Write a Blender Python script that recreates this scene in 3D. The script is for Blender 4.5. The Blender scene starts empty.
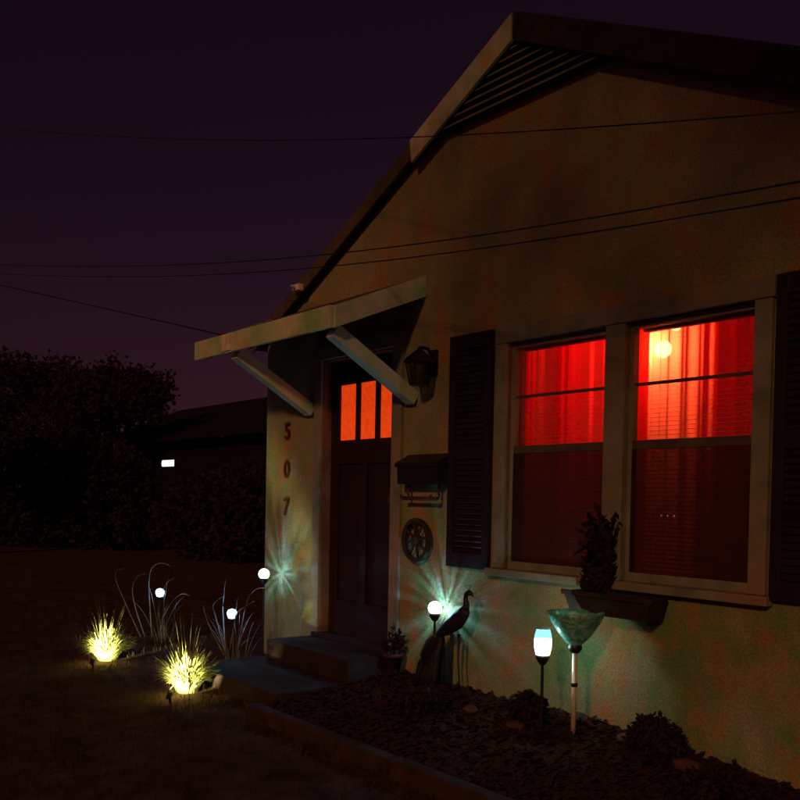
import bpy, bmesh, math, random
from mathutils import Vector, Matrix, noise as mnoise

rnd = random.Random(7)
scene = bpy.context.scene
col = scene.collection

# ------------------------------------------------------------------ camera
CAM = Vector((6.2714, -3.8591, 1.374))
YAW, PITCH, ROLL, FPX, SHY = 0.9324, -0.0249, 0.0189, 957.74, 121.69
fwd = Vector((-math.sin(YAW)*math.cos(PITCH), math.cos(YAW)*math.cos(PITCH), math.sin(PITCH)))
r0 = Vector((math.cos(YAW), math.sin(YAW), 0)); u0 = r0.cross(fwd)
right = math.cos(ROLL)*r0 + math.sin(ROLL)*u0
up = -math.sin(ROLL)*r0 + math.cos(ROLL)*u0
cd = bpy.data.cameras.new('camera'); cam = bpy.data.objects.new('camera', cd); col.objects.link(cam)
M = Matrix((right, up, -fwd)).transposed().to_4x4(); M.translation = CAM
cam.matrix_world = M
cd.sensor_width = 36; cd.lens = FPX/800*36; cd.shift_y = SHY/800; cd.clip_end = 600; cd.clip_start = .05
scene.camera = cam

# ------------------------------------------------------------------ sky, street glow, exposure
SUN_DIR = Vector((-0.46, 0.80, -0.40)).normalized()          # the way the light travels
SUN_EL = math.asin(-SUN_DIR.z); SUN_AZ = math.atan2(-SUN_DIR.x, -SUN_DIR.y)
world = bpy.data.worlds.new('World'); scene.world = world; world.use_nodes = True
nt = world.node_tree; nt.nodes.clear()
sky = nt.nodes.new('ShaderNodeTexSky'); sky.sky_type = 'NISHITA'; sky.sun_disc = False
sky.sun_elevation = SUN_EL; sky.sun_rotation = SUN_AZ
mul = nt.nodes.new('ShaderNodeMix'); mul.data_type = 'RGBA'; mul.blend_type = 'MULTIPLY'; mul.inputs[0].default_value = 1
mul.inputs[7].default_value = (1.0, .23, .36, 1)
bg = nt.nodes.new('ShaderNodeBackground'); bg.inputs[1].default_value = .0053
out = nt.nodes.new('ShaderNodeOutputWorld')
nt.links.new(sky.outputs[0], mul.inputs[6]); nt.links.new(mul.outputs[2], bg.inputs[0]); nt.links.new(bg.outputs[0], out.inputs[0])
sd = bpy.data.lights.new('night_glow', 'SUN'); sd.energy = .70; sd.angle = math.radians(4); sd.color = (1, .42, .17)
so = bpy.data.objects.new('night_glow', sd); col.objects.link(so)
so.rotation_euler = SUN_DIR.to_track_quat('-Z', 'Y').to_euler(); so.location = (9, -9, 9)

vs = scene.view_settings
scene.display_settings.display_device = 'sRGB'
vs.view_transform = 'Standard'; vs.look = 'None'; vs.exposure = 0; vs.gamma = 1; vs.use_curve_mapping = False
scene.cycles.use_denoising = True
scene.cycles.max_bounces = 8; scene.cycles.transparent_max_bounces = 24
scene.cycles.sample_clamp_indirect = 3
scene.cycles.caustics_reflective = False; scene.cycles.caustics_refractive = False

# ------------------------------------------------------------------ helpers
def pix(x, y):
    return ((x-400)/FPX*right - (y-400-SHY)/FPX*up + fwd).normalized()
def onY(x, y, Y): d = pix(x, y); return CAM + d*((Y-CAM.y)/d.y)
def onZ(x, y, Z): d = pix(x, y); return CAM + d*((Z-CAM.z)/d.z)

MATS = {}
def mat(name, color, rough=.7, spec=.3, metal=0, var=0, vscale=6, bump=0, bscale=60, c2=None, c3=None, c3scale=2.5):
    if name in MATS: return MATS[name]
    m = bpy.data.materials.new(name); m.use_nodes = True; t = m.node_tree; L = t.links
    b = t.nodes['Principled BSDF']; b.inputs['Roughness'].default_value = rough
    b.inputs['Metallic'].default_value = metal; b.inputs['Specular IOR Level'].default_value = spec
    b.inputs['Base Color'].default_value = (*color, 1)
    tc = t.nodes.new('ShaderNodeTexCoord')
    if var or c2:
        n = t.nodes.new('ShaderNodeTexNoise'); n.inputs['Scale'].default_value = vscale; n.inputs['Detail'].default_value = 6
        n.inputs['Roughness'].default_value = .65
        L.new(tc.outputs['Object'], n.inputs['Vector'])
        r = t.nodes.new('ShaderNodeValToRGB'); r.color_ramp.elements[0].position = .33; r.color_ramp.elements[1].position = .67
        a = c2 or tuple(c*(1-var) for c in color)
        z = color if c2 else tuple(min(1, c*(1+var)) for c in color)
        r.color_ramp.elements[0].color = (*a, 1); r.color_ramp.elements[1].color = (*z, 1)
        L.new(n.outputs[0], r.inputs[0]); src = r.outputs[0]
        if c3:
            n3 = t.nodes.new('ShaderNodeTexNoise'); n3.inputs['Scale'].default_value = c3scale; n3.inputs['Detail'].default_value = 5
            L.new(tc.outputs['Object'], n3.inputs['Vector'])
            r3 = t.nodes.new('ShaderNodeValToRGB'); r3.color_ramp.elements[0].position = .52; r3.color_ramp.elements[1].position = .68
            L.new(n3.outputs[1], r3.inputs[0])
            mx = t.nodes.new('ShaderNodeMix'); mx.data_type = 'RGBA'; mx.inputs[7].default_value = (*c3, 1)
            L.new(r3.outputs[0], mx.inputs[0]); L.new(src, mx.inputs[6]); src = mx.outputs[2]
        L.new(src, b.inputs['Base Color'])
    if bump:
        nb = t.nodes.new('ShaderNodeTexNoise'); nb.inputs['Scale'].default_value = bscale; nb.inputs['Detail'].default_value = 5
        L.new(tc.outputs['Object'], nb.inputs['Vector'])
        bp = t.nodes.new('ShaderNodeBump'); bp.inputs['Strength'].default_value = bump; bp.inputs['Distance'].default_value = .01
        L.new(nb.outputs[0], bp.inputs['Height']); L.new(bp.outputs[0], b.inputs['Normal'])
    MATS[name] = m; return m

def emit(name, color, strength, through=0.0):
    """a glowing surface; with through > 0 the glass also lets the lamp inside shine out"""
    m = bpy.data.materials.new(name); m.use_nodes = True; t = m.node_tree; t.nodes.clear()
    o = t.nodes.new('ShaderNodeOutputMaterial'); e = t.nodes.new('ShaderNodeEmission')
    e.inputs[0].default_value = (*color, 1); e.inputs[1].default_value = strength
    if through:
        tr = t.nodes.new('ShaderNodeBsdfTransparent'); tr.inputs[0].default_value = (through, through, through, 1)
        ad = t.nodes.new('ShaderNodeAddShader'); t.links.new(e.outputs[0], ad.inputs[0]); t.links.new(tr.outputs[0], ad.inputs[1])
        t.links.new(ad.outputs[0], o.inputs[0])
    else: t.links.new(e.outputs[0], o.inputs[0])
    return m

def cloth(name, color, clear, k=1.0):
    """thin woven cloth: light comes through it, a little straight through the weave"""
    m = bpy.data.materials.new(name); m.use_nodes = True; t = m.node_tree; t.nodes.clear(); L = t.links
    o = t.nodes.new('ShaderNodeOutputMaterial')
    tl = t.nodes.new('ShaderNodeBsdfTranslucent'); tl.inputs[0].default_value = (*[c*k for c in color], 1)
    df = t.nodes.new('ShaderNodeBsdfDiffuse'); df.inputs[0].default_value = (*[c*.6 for c in color], 1)
    tp = t.nodes.new('ShaderNodeBsdfTransparent'); tp.inputs[0].default_value = (1, .35, .25, 1)
    m1 = t.nodes.new('ShaderNodeMixShader'); m1.inputs[0].default_value = .35
    L.new(tl.outputs[0], m1.inputs[1]); L.new(df.outputs[0], m1.inputs[2])
    m2 = t.nodes.new('ShaderNodeMixShader'); m2.inputs[0].default_value = clear
    L.new(m1.outputs[0], m2.inputs[1]); L.new(tp.outputs[0], m2.inputs[2]); L.new(m2.outputs[0], o.inputs[0])
    return m

def sheet_mat(name, color, clear, rough=.9):
    """insect screen: dark wire with open holes between"""
    m = bpy.data.materials.new(name); m.use_nodes = True; t = m.node_tree; L = t.links
    b = t.nodes['Principled BSDF']; b.inputs['Base Color'].default_value = (*color, 1); b.inputs['Roughness'].default_value = rough
    tp = t.nodes.new('ShaderNodeBsdfTransparent'); mx = t.nodes.new('ShaderNodeMixShader'); mx.inputs[0].default_value = clear
    o = t.nodes['Material Output']
    L.new(b.outputs[0], mx.inputs[1]); L.new(tp.outputs[0], mx.inputs[2]); L.new(mx.outputs[0], o.inputs[0])
    return m

def glass_mat(name, tint=(1, 1, 1), refl=.06):
    m = bpy.data.materials.new(name); m.use_nodes = True; t = m.node_tree; t.nodes.clear(); L = t.links
    o = t.nodes.new('ShaderNodeOutputMaterial'); g = t.nodes.new('ShaderNodeBsdfGlossy'); g.inputs['Roughness'].default_value = .03
    tp = t.nodes.new('ShaderNodeBsdfTransparent'); tp.inputs[0].default_value = (*tint, 1)
    mx = t.nodes.new('ShaderNodeMixShader'); mx.inputs[0].default_value = refl
    L.new(tp.outputs[0], mx.inputs[1]); L.new(g.outputs[0], mx.inputs[2]); L.new(mx.outputs[0], o.inputs[0])
    return m

def leaf_mat(name, color, trans=.35):
    m = bpy.data.materials.new(name); m.use_nodes = True; t = m.node_tree; t.nodes.clear(); L = t.links
    o = t.nodes.new('ShaderNodeOutputMaterial')
    gi = t.nodes.new('ShaderNodeTexCoord'); n = t.nodes.new('ShaderNodeTexNoise'); n.inputs['Scale'].default_value = 9
    L.new(gi.outputs['Object'], n.inputs['Vector'])
    r = t.nodes.new('ShaderNodeValToRGB'); r.color_ramp.elements[0].position = .35; r.color_ramp.elements[1].position = .65
    r.color_ramp.elements[0].color = (*[c*.6 for c in color], 1); r.color_ramp.elements[1].color = (*[c*1.3 for c in color], 1)
    L.new(n.outputs[0], r.inputs[0])
    d = t.nodes.new('ShaderNodeBsdfDiffuse'); tl = t.nodes.new('ShaderNodeBsdfTranslucent')
    L.new(r.outputs[0], d.inputs[0]); L.new(r.outputs[0], tl.inputs[0])
    mx = t.nodes.new('ShaderNodeMixShader'); mx.inputs[0].default_value = trans
    L.new(d.outputs[0], mx.inputs[1]); L.new(tl.outputs[0], mx.inputs[2]); L.new(mx.outputs[0], o.inputs[0])
    return m

class MB:
    def __init__(s): s.v = []; s.f = []; s.smooth = False
    def add(s, vs, fs):
        o = len(s.v); s.v += [tuple(p) for p in vs]; s.f += [tuple(i+o for i in f) for f in fs]; return s
    def quad(s, a, b, c, d): return s.add([a, b, c, d], [(0, 1, 2, 3)])
    def box(s, x0, x1, y0, y1, z0, z1, bev=0):
        if bev:
            bm = bmesh.new(); bmesh.ops.create_cube(bm, size=1)
            for v in bm.verts: v.co = Vector(((x0+x1)/2+v.co.x*(x1-x0), (y0+y1)/2+v.co.y*(y1-y0), (z0+z1)/2+v.co.z*(z1-z0)))
            bmesh.ops.bevel(bm, geom=list(bm.edges), offset=bev, segments=2, affect='EDGES', profile=.6)
            bm.verts.index_update()
            s.add([v.co for v in bm.verts], [[v.index for v in f.verts] for f in bm.faces]); bm.free(); return s
        v = [(x, y, z) for x in (x0, x1) for y in (y0, y1) for z in (z0, z1)]
        return s.add(v, [(0, 1, 3, 2), (4, 6, 7, 5), (0, 4, 5, 1), (2, 3, 7, 6), (0, 2, 6, 4), (1, 5, 7, 3)])
    def bar(s, a, b, w, h, upv=(0, 0, 1)):
        """rectangular stick from a to b, w across, h along upv"""
        a, b = Vector(a), Vector(b); d = (b-a).normalized(); x = d.cross(Vector(upv)).normalized(); y = x.cross(d)
        v = [p+x*i*w/2+y*j*h/2 for p in (a, b) for i in (-1, 1) for j in (-1, 1)]
        return s.add(v, [(0, 1, 3, 2), (4, 6, 7, 5), (0, 4, 5, 1), (2, 3, 7, 6), (0, 2, 6, 4), (1, 5, 7, 3)])
    def tube(s, pts, rad, n=8, cap=True):
        pts = [Vector(p) for p in pts]; m = len(pts); rings = []
        rad = rad if hasattr(rad, '__len__') else [rad]*m
        ref = Vector((0, 0, 1))
        for i, p in enumerate(pts):
            d = (pts[min(i+1, m-1)]-pts[max(i-1, 0)]).normalized()
            x = d.cross(ref if abs(d.dot(ref)) < .95 else Vector((1, 0, 0))).normalized(); y = x.cross(d)
            rings.append([p+rad[i]*(math.cos(2*math.pi*k/n)*x+math.sin(2*math.pi*k/n)*y) for k in range(n)])
        o = len(s.v)
        for r in rings: s.v += [tuple(p) for p in r]
        for i in range(m-1):
            for k in range(n): s.f.append((o+i*n+k, o+i*n+(k+1) % n, o+(i+1)*n+(k+1) % n, o+(i+1)*n+k))
        if cap: s.f.append(tuple(o+k for k in range(n))[::-1]); s.f.append(tuple(o+(m-1)*n+k for k in range(n)))
        return s
    def lathe(s, prof, c=(0, 0, 0), n=20):
        o = len(s.v); c = Vector(c)
        for r, z in prof:
            for k in range(n): a = 2*math.pi*k/n; s.v.append((c.x+r*math.cos(a), c.y+r*math.sin(a), c.z+z))
        for i in range(len(prof)-1):
            for k in range(n): s.f.append((o+i*n+k, o+i*n+(k+1) % n, o+(i+1)*n+(k+1) % n, o+(i+1)*n+k))
        return s
    def prism(s, poly, y0, y1):
        """polygon in XZ extruded from y0 (front) to y1"""
        n = len(poly)
        v = [(x, y0, z) for x, z in poly]+[(x, y1, z) for x, z in poly]
        return s.add(v, [tuple(range(n)), tuple(range(2*n-1, n-1, -1))]+[((i+1) % n, i, n+i, n+(i+1) % n) for i in range(n)])
    def build(s, name, m, parent=None, smooth=False, kind=None):
        me = bpy.data.meshes.new(name); me.from_pydata(s.v, [], s.f); me.update()
        me.materials.append(m)
        if smooth: me.polygons.foreach_set('use_smooth', [True]*len(me.polygons))
        o = bpy.data.objects.new(name, me); col.objects.link(o)
        if parent: o.parent = parent; o.matrix_parent_inverse = Matrix.Translation(parent.matrix_basis.translation).inverted() if parent.type == 'EMPTY' else Matrix()
        if kind: o['kind'] = kind
        return o

def empty(name, loc, label, cat, group=None):
    o = bpy.data.objects.new(name, None); col.objects.link(o); o.location = loc; o.empty_display_size = .1
    tag(o, label, cat, group); return o
def tag(o, label, cat, group=None):
    o['label'] = label; o['category'] = cat
    if group: o['group'] = group
    return o
def light(name, kind, loc, energy, color, parent=None, radius=.01):
    l = bpy.data.lights.new(name, kind); l.energy = energy; l.color = color; l.shadow_soft_size = radius
    o = bpy.data.objects.new(name, l); col.objects.link(o); o.location = loc
    if parent: o.parent = parent; o.matrix_parent_inverse = Matrix.Translation(parent.matrix_basis.translation).inverted()
    return o

def fbm(x, y, z, s=1, o=3): return mnoise.fractal(Vector((x*s, y*s, z*s)), 1.0, 2.0, o)

# ------------------------------------------------------------------ materials
def wall_material():
    m = bpy.data.materials.new('weathered_stucco'); m.use_nodes = True; t = m.node_tree; L = t.links
    b = t.nodes['Principled BSDF']; b.inputs['Roughness'].default_value = .85; b.inputs['Specular IOR Level'].default_value = .2
    tc = t.nodes.new('ShaderNodeTexCoord')
    def nz(scale, detail, sx=1, sz=1, out=0):
        mp = t.nodes.new('ShaderNodeMapping'); mp.inputs['Scale'].default_value = (sx, 1, sz)
        L.new(tc.outputs['Object'], mp.inputs[0])
        n = t.nodes.new('ShaderNodeTexNoise'); n.inputs['Scale'].default_value = scale; n.inputs['Detail'].default_value = detail
        n.inputs['Roughness'].default_value = .78
        L.new(mp.outputs[0], n.inputs['Vector']); return n.outputs[out]
    def ramp(src, p0, p1, c0=(0, 0, 0), c1=(1, 1, 1)):
        r = t.nodes.new('ShaderNodeValToRGB'); r.color_ramp.elements[0].position = p0; r.color_ramp.elements[1].position = p1
        r.color_ramp.elements[0].color = (*c0, 1); r.color_ramp.elements[1].color = (*c1, 1)
        L.new(src, r.inputs[0]); return r.outputs[0]
    def mix(f, a, c, blend='MIX', k=1):
        x = t.nodes.new('ShaderNodeMix'); x.data_type = 'RGBA'; x.blend_type = blend
        if k != 1:
            mm = t.nodes.new('ShaderNodeMath'); mm.operation = 'MULTIPLY'; mm.inputs[1].default_value = k; L.new(f, mm.inputs[0]); f = mm.outputs[0]
        L.new(f, x.inputs[0]) if not isinstance(f, float) else setattr(x.inputs[0], 'default_value', f)
        L.new(a, x.inputs[6])
        if isinstance(c, tuple): x.inputs[7].default_value = (*c, 1)
        else: L.new(c, x.inputs[7])
        return x.outputs[2]
    base = ramp(nz(2.2, 6), .3, .7, (.33, .31, .17), (.52, .47, .28))
    sp_ = t.nodes.new('ShaderNodeSeparateXYZ'); L.new(tc.outputs['Object'], sp_.inputs[0])
    hz = t.nodes.new('ShaderNodeMapRange'); hz.inputs['From Min'].default_value = 2.9; hz.inputs['From Max'].default_value = .9
    hz.inputs['To Min'].default_value = .22; hz.inputs['To Max'].default_value = 1; L.new(sp_.outputs[2], hz.inputs['Value'])
    grn = t.nodes.new('ShaderNodeMath'); grn.operation = 'MULTIPLY'; L.new(ramp(nz(2.3, 11, 1.1, 1), .42, .60), grn.inputs[0]); L.new(hz.outputs[0], grn.inputs[1])
    c = mix(grn.outputs[0], base, (.17, .38, .09), k=.95)        # green blotches, stronger towards the bottom of the wall
    c = mix(ramp(nz(2.6, 11, 1.1, .9), .50, .64), c, (.66, .22, .05), k=.95)          # rust-coloured wash
    c = mix(ramp(nz(3.1, 7, 4.5, .55), .50, .72), c, (.24, .20, .15), k=.35)           # run-down streaks
    c = mix(ramp(nz(85, 5), .40, .60), c, (.10, .085, .055), k=.55)                      # pitted grain
    L.new(c, b.inputs['Base Color'])
    bp = t.nodes.new('ShaderNodeBump'); bp.inputs['Strength'].default_value = .8; bp.inputs['Distance'].default_value = .014
    L.new(nz(38, 6), bp.inputs['Height']); L.new(bp.outputs[0], b.inputs['Normal'])
    return m
WALL = wall_material()
TRIM = mat('weathered_trim_paint', (.29, .28, .23), .6, .3, var=.3, vscale=5, c2=(.14, .18, .12), c3=(.36, .20, .09), c3scale=3, bump=.15, bscale=80)
BEAM = mat('awning_paint', (.80, .76, .62), .6, .3, c2=(.28, .56, .22), vscale=3.2, c3=(.62, .40, .22), c3scale=4.2, bump=.2, bscale=70)
SHUT = mat('dark_shutter_paint', (.019, .011, .013), .55, .3, var=.3)
DOORM = mat('dark_door_paint', (.026, .009, .008), .75, .2, var=.3, vscale=3)
JAMB = mat('door_jamb_paint', (.20, .11, .07), .6, .3, var=.3)
ROOFM = mat('roof_shingle', (.045, .035, .03), .9, .2, var=.4, vscale=12, bump=.4, bscale=30)
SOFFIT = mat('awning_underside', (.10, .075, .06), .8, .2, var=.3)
IRON = mat('black_iron', (.012, .010, .012), .5, .4, var=.3)
DARKW = mat('dark_stained_wood', (.035, .022, .016), .7, .3, var=.4)
RUST = mat('rusty_iron', (.10, .028, .018), .7, .3, var=.4, vscale=20)
STAKE = mat('black_plastic', (.015, .015, .018), .45, .4)
STEEL = mat('pale_metal', (.80, .77, .66), .4, .5, metal=.25)
GLASS = glass_mat('window_glass', (.95, .95, .95), .05)
SCREEN = sheet_mat('insect_screen', (.020, .010, .011), .31)
SLAT = mat('blind_slat', (.62, .40, .34), .6, .3)
REDC = cloth('red_drape', (.80, .012, .010), .02)
REDS = cloth('red_sheer', (.95, .10, .045), .03)
REDL = cloth('red_lined_sheer', (.88, .010, .010), .05)
ROOM = mat('room_plaster', (.62, .40, .28), .9, .1, var=.1)
CONC = mat('worn_concrete', (.032, .019, .017), .9, .2, var=.35, vscale=5, bump=.3, bscale=40)
MULCH = mat('bark_mulch', (.055, .024, .018), .95, .1, c2=(.028, .013, .011), vscale=30, bump=1, bscale=45)
SOIL = mat('lawn_soil', (.075, .036, .030), .95, .1, var=.5, vscale=6, bump=.6, bscale=25)
STONE = mat('field_stone', (.10, .05, .036), .9, .2, var=.4, vscale=7, bump=.5, bscale=20)
TIMBER = mat('edging_timber', (.05, .026, .02), .9, .2, var=.4, vscale=9, bump=.4, bscale=30)
BARK = mat('tree_bark', (.05, .035, .025), .9, .1, var=.4, vscale=8, bump=.5, bscale=20)
LEAF_D = leaf_mat('dark_foliage', (.045, .028, .022), .2)
LEAF_T = leaf_mat('tree_foliage', (.055, .034, .030), .3)
LEAF_G = leaf_mat('grass_blade', (.075, .050, .028), .3)
LEAF_Y = leaf_mat('ornamental_grass', (.48, .50, .18), .4)
LEAF_F = leaf_mat('fountain_grass', (.34, .34, .32), .4)
TERRA = mat('terracotta', (.07, .028, .018), .9, .2, var=.3)
NWALL = mat('neighbour_brick', (.014, .009, .009), .9, .1, var=.3, vscale=3)

# ------------------------------------------------------------------ ground
def bed_h(x, y):
    """height of the planting bed in front of the wall"""
    a = max(0, min(1, (x-3.0)/1.2))
    top = .205-.075*a
    k = max(0, min(1, (-y-.25)/.9))
    return top*(1-k)+.10*k + .018*fbm(x, y, 0, 3.1)
def ground_h(x, y):
    if -7 < x < 9 and -6 < y < 1: return .05+.012*fbm(x, y, 1, 1.3)
    return .05
g = MB()
xs = [-160, -80, -40, -20, -12]+[-9+.5*i for i in range(41)]+[14, 20, 40, 80, 160]
ys = [-120, -60, -30, -14]+[-9+.5*i for i in range(25)]+[6, 12, 25, 60, 160]
idx = {}
for i, x in enumerate(xs):
    for j, y in enumerate(ys): idx[i, j] = len(g.v); g.v.append((x, y, ground_h(x, y)))
for i in range(len(xs)-1):
    for j in range(len(ys)-1): g.f.append((idx[i, j], idx[i+1, j], idx[i+1, j+1], idx[i, j+1]))
g.build('ground', SOIL, smooth=True, kind='structure')

b = MB(); nx, ny = 90, 24; bx0, bx1, by0, by1 = 1.18, 5.6, -1.12, .02
for i in range(nx+1):
    for j in range(ny+1):
        x = bx0+(bx1-bx0)*i/nx; y = by0+(by1-by0)*j/ny
        b.v.append((x, y, bed_h(x, y)+.012*fbm(x, y, 4, 14)))
for i in range(nx):
    for j in range(ny): a = i*(ny+1)+j; b.f.append((a, a+ny+1, a+ny+2, a+1))
for (xa, ya, xb, yb) in ((bx0, by0, bx1, by0), (bx0, by1, bx0, by0)):
    b.quad((xa, ya, -.05), (xb, yb, -.05), (xb, yb, bed_h(xb, yb)-.004), (xa, ya, bed_h(xa, ya)-.004))
b.build('garden_bed', MULCH, smooth=True, kind='structure')
# loose bark chips on the bed
ch = MB()
for i in range(5200):
    x = rnd.uniform(1.2, 5.2); y = rnd.uniform(-1.1, -.02); z = bed_h(x, y)+.014
    a = rnd.uniform(0, 6.28); l = rnd.uniform(.012, .035); w = rnd.uniform(.006, .014)
    d = Vector((math.cos(a), math.sin(a), rnd.uniform(-.5, .5)))*l; e = Vector((-math.sin(a), math.cos(a), rnd.uniform(-.6, .6)))*w
    p = Vector((x, y, z)); ch.quad(p-d-e, p+d-e, p+d+e, p-d+e)
ch.build('bark_chips', MULCH, kind='stuff')['label'] = 'dark bark chips covering the planting bed'

wk = MB().box(-.16, 1.14, -.98, -.03, -.02, .155, .012)
wk.build('entry_pad', CONC, kind='structure')
# stoop under the door
st = MB().box(.0, 1.10, -.42, -.004, .156, .31, .012)

# ------------------------------------------------------------------ house
HX0, HX1, APX, APZ, SL, OV = -.813, 5.19, 2.19, 4.165, .475, .06
house = empty('cottage', (2.2, 0, .05), 'small gabled cottage with weathered cream walls and a red lit window', 'house')
st.build('stoop', CONC, house)
def roof_z(x): return APZ-SL*abs(x-APX)
def front_wall():
    w = MB(); D = .14
    holes = [(.05, 1.0, .315, 2.415), (2.075, 3.795, .955, 2.335)]
    X = sorted({HX0, HX1, *[h[0] for h in holes], *[h[1] for h in holes]})
    Z = sorted({-.1, 2.5, *[h[2] for h in holes], *[h[3] for h in holes]})
    for i in range(len(X)-1):
        for j in range(len(Z)-1):
            cx, cz = (X[i]+X[i+1])/2, (Z[j]+Z[j+1])/2
            if any(h[0] < cx < h[1] and h[2] < cz < h[3] for h in holes): continue
            for y, fl in ((0, 0), (D, 1)):
                q = [(X[i], y, Z[j]), (X[i+1], y, Z[j]), (X[i+1], y, Z[j+1]), (X[i], y, Z[j+1])]
                w.quad(*(q[::-1] if fl else q))
    for x0, x1, z0, z1 in holes:
        w.quad((x0, 0, z0), (x0, 0, z1), (x0, D, z1), (x0, D, z0)); w.quad((x1, 0, z0), (x1, D, z0), (x1, D, z1), (x1, 0, z1))
        w.quad((x0, 0, z1), (x1, 0, z1), (x1, D, z1), (x0, D, z1)); w.quad((x0, 0, z0), (x0, D, z0), (x1, D, z0), (x1, 0, z0))
    ez = roof_z(HX0)-.10
    for y, fl in ((0, 0), (D, 1)):
        q = [(HX0, y, 2.5), (HX1, y, 2.5), (HX1, y, ez), (APX, y, APZ-.10), (HX0, y, ez)]
        o = len(w.v); w.v += q; w.f.append(tuple(range(o, o+5)) if not fl else tuple(range(o+4, o-1, -1)))
    # side and back walls
    for x in (HX0, HX1): w.quad((x, 0, -.1), (x, 8, -.1), (x, 8, ez), (x, 0, ez))
    w.quad((HX0, 8, -.1), (HX1, 8, -.1), (HX1, 8, ez), (HX0, 8, ez))
    return w.build('wall', WALL, house)
wall = front_wall()
# corner board, a little proud of the stucco
# roof: two slopes with thickness
rf = MB(); T = .085
EXL, EXR = HX0-.14, HX1+.14
for s, ex in ((-1, EXL), (1, EXR)):
    p = [(APX, APZ), (ex, roof_z(ex)), (ex, roof_z(ex)-T), (APX, APZ-T)]
    if s == 1: p = p[::-1]
    rf.prism(p, -OV, 8.2)
roof = rf.build('roof', ROOFM, house)
# rake boards on the gable edge
for s, ex in ((-1, EXL), (1, EXR)):
    m_ = MB(); a = (APX+s*.004, APZ-.012); c = (ex, roof_z(ex)-.012); h = .105
    p = [a, c, (c[0], c[1]-h), (a[0], a[1]-h)]
    if s == 1: p = p[::-1]
    m_.prism(p, -OV-.022, -OV-.002).build('rake_board', SOFFIT, roof)
# soffit between wall and rake: underside of the overhang is the roof slab itself
# gable vent: bonnet boards and louvre slats
vent = MB().prism([(1.40, 3.675), (2.98, 3.675), (2.19, 4.04)], -.03, -.004).build('gable_vent', IRON, house)
vz0, vh = 3.692, .33
for k in range(7):
    z = vz0+k*.047; t_ = (z-3.675)/(4.05-3.675); x0 = 1.40+.79*t_+.01; x1 = 2.98-.79*t_-.01
    if x1-x0 < .1: break
    MB().add([(x0, -.032, z+.030), (x1, -.032, z+.030), (x1, -.075, z-.004), (x0, -.075, z-.004),
              (x0, -.032, z+.022), (x1, -.032, z+.022), (x1, -.075, z-.012), (x0, -.075, z-.012)],
             [(0, 3, 2, 1), (4, 5, 6, 7), (3, 7, 6, 2), (0, 4, 7, 3), (1, 2, 6, 5), (0, 1, 5, 4)]).build('louvre_slat', TRIM, vent)
for s in (-1, 1):
    xa = APX+s*.006; L_ = .95; m_ = MB()
    xe = APX-L_ if s < 0 else EXR-.05
    p = [(xa, APZ-.02), (xe, roof_z(xe)-.02), (xe+s*-.02, roof_z(xe)-.165), (xa, APZ-.175)]
    if s == 1: p = p[::-1]
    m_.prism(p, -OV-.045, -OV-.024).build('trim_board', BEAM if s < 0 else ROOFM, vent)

# ---- door
door = MB(); DY0, DY1 = .07, .115; PX = [(.185, .405), (.452, .655), (.702, .905)]; PZ = (1.795, 2.21)
DX0, DX1, DZ0, DZ1 = .078, .972, .345, 2.385
cuts = [DX0]+[v for p in PX for v in p]+[DX1]
for i in range(0, len(cuts)-1, 2): door.box(cuts[i], cuts[i+1], DY0, DY1, PZ[0], PZ[1])
door.box(DX0, DX1, DY0, DY1, PZ[1], DZ1); door.box(DX0, DX1, DY0, DY1, 1.62, PZ[0])
for x0, x1 in ((DX0, .185), (.485, .565), (.865, DX1)): door.box(x0, x1, DY0, DY1, .60, 1.62)
door.box(DX0, DX1, DY0, DY1, DZ0, .60)
dobj = door.build('door', DOORM, house)
for x0, x1 in ((.185, .485), (.565, .865)):
    MB().box(x0+.002, x1-.002, DY0+.018, DY1-.006, .602, 1.618).build('panel', DOORM, dobj)
def pane_mat():
    m = bpy.data.materials.new('lit_amber_glass'); m.use_nodes = True; t = m.node_tree; L = t.links
    b_ = t.nodes['Principled BSDF']; b_.inputs['Base Color'].default_value = (.3, .08, .02, 1); b_.inputs['Roughness'].default_value = .35
    tc = t.nodes.new('ShaderNodeTexCoord'); n = t.nodes.new('ShaderNodeTexNoise'); n.inputs['Scale'].default_value = 26; n.inputs['Detail'].default_value = 8; n.inputs['Roughness'].default_value = .75
    L.new(tc.outputs['Object'], n.inputs['Vector'])
    r = t.nodes.new('ShaderNodeValToRGB'); r.color_ramp.elements[0].position = .28; r.color_ramp.elements[1].position = .72
    r.color_ramp.elements[0].color = (.50, .024, .002, 1); r.color_ramp.elements[1].color = (.84, .060, .005, 1)
    L.new(n.outputs[0], r.inputs[0]); L.new(r.outputs[0], b_.inputs['Emission Color']); b_.inputs['Emission Strength'].default_value = 1.0
    return m
PANE = pane_mat()
for x0, x1 in PX: MB().box(x0+.001, x1-.001, DY0+.016, DY0+.024, PZ[0]+.001, PZ[1]-.001).build('pane', PANE, dobj)
hd = MB().lathe([(0, 0), (.028, 0), (.028, .008), (.012, .01), (.012, .03), (.03, .045), (.03, .06), (.0, .07)], n=14)
hd.v = [(.925+x, DY0-z, 1.36+y) for x, y, z in hd.v]; hd.build('knob', RUST, dobj, True)
fr = MB().box(.052, .076, .0, .135, .32, 2.412).box(.974, .998, .0, .135, .32, 2.412).box(.0761, .9739, .0, .135, 2.388, 2.412)
fr.build('door_jamb', JAMB, house)
cs = MB(); cs.box(-.03, .068, -.024, -.001, .315, 2.398, .004); cs.box(.982, 1.09, -.024, -.001, .315, 2.398, .004)
cs.box(-.045, 1.105, -.030, -.001, 2.40, 2.50, .004); cs.build('door_casing', TRIM, house)
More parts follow.
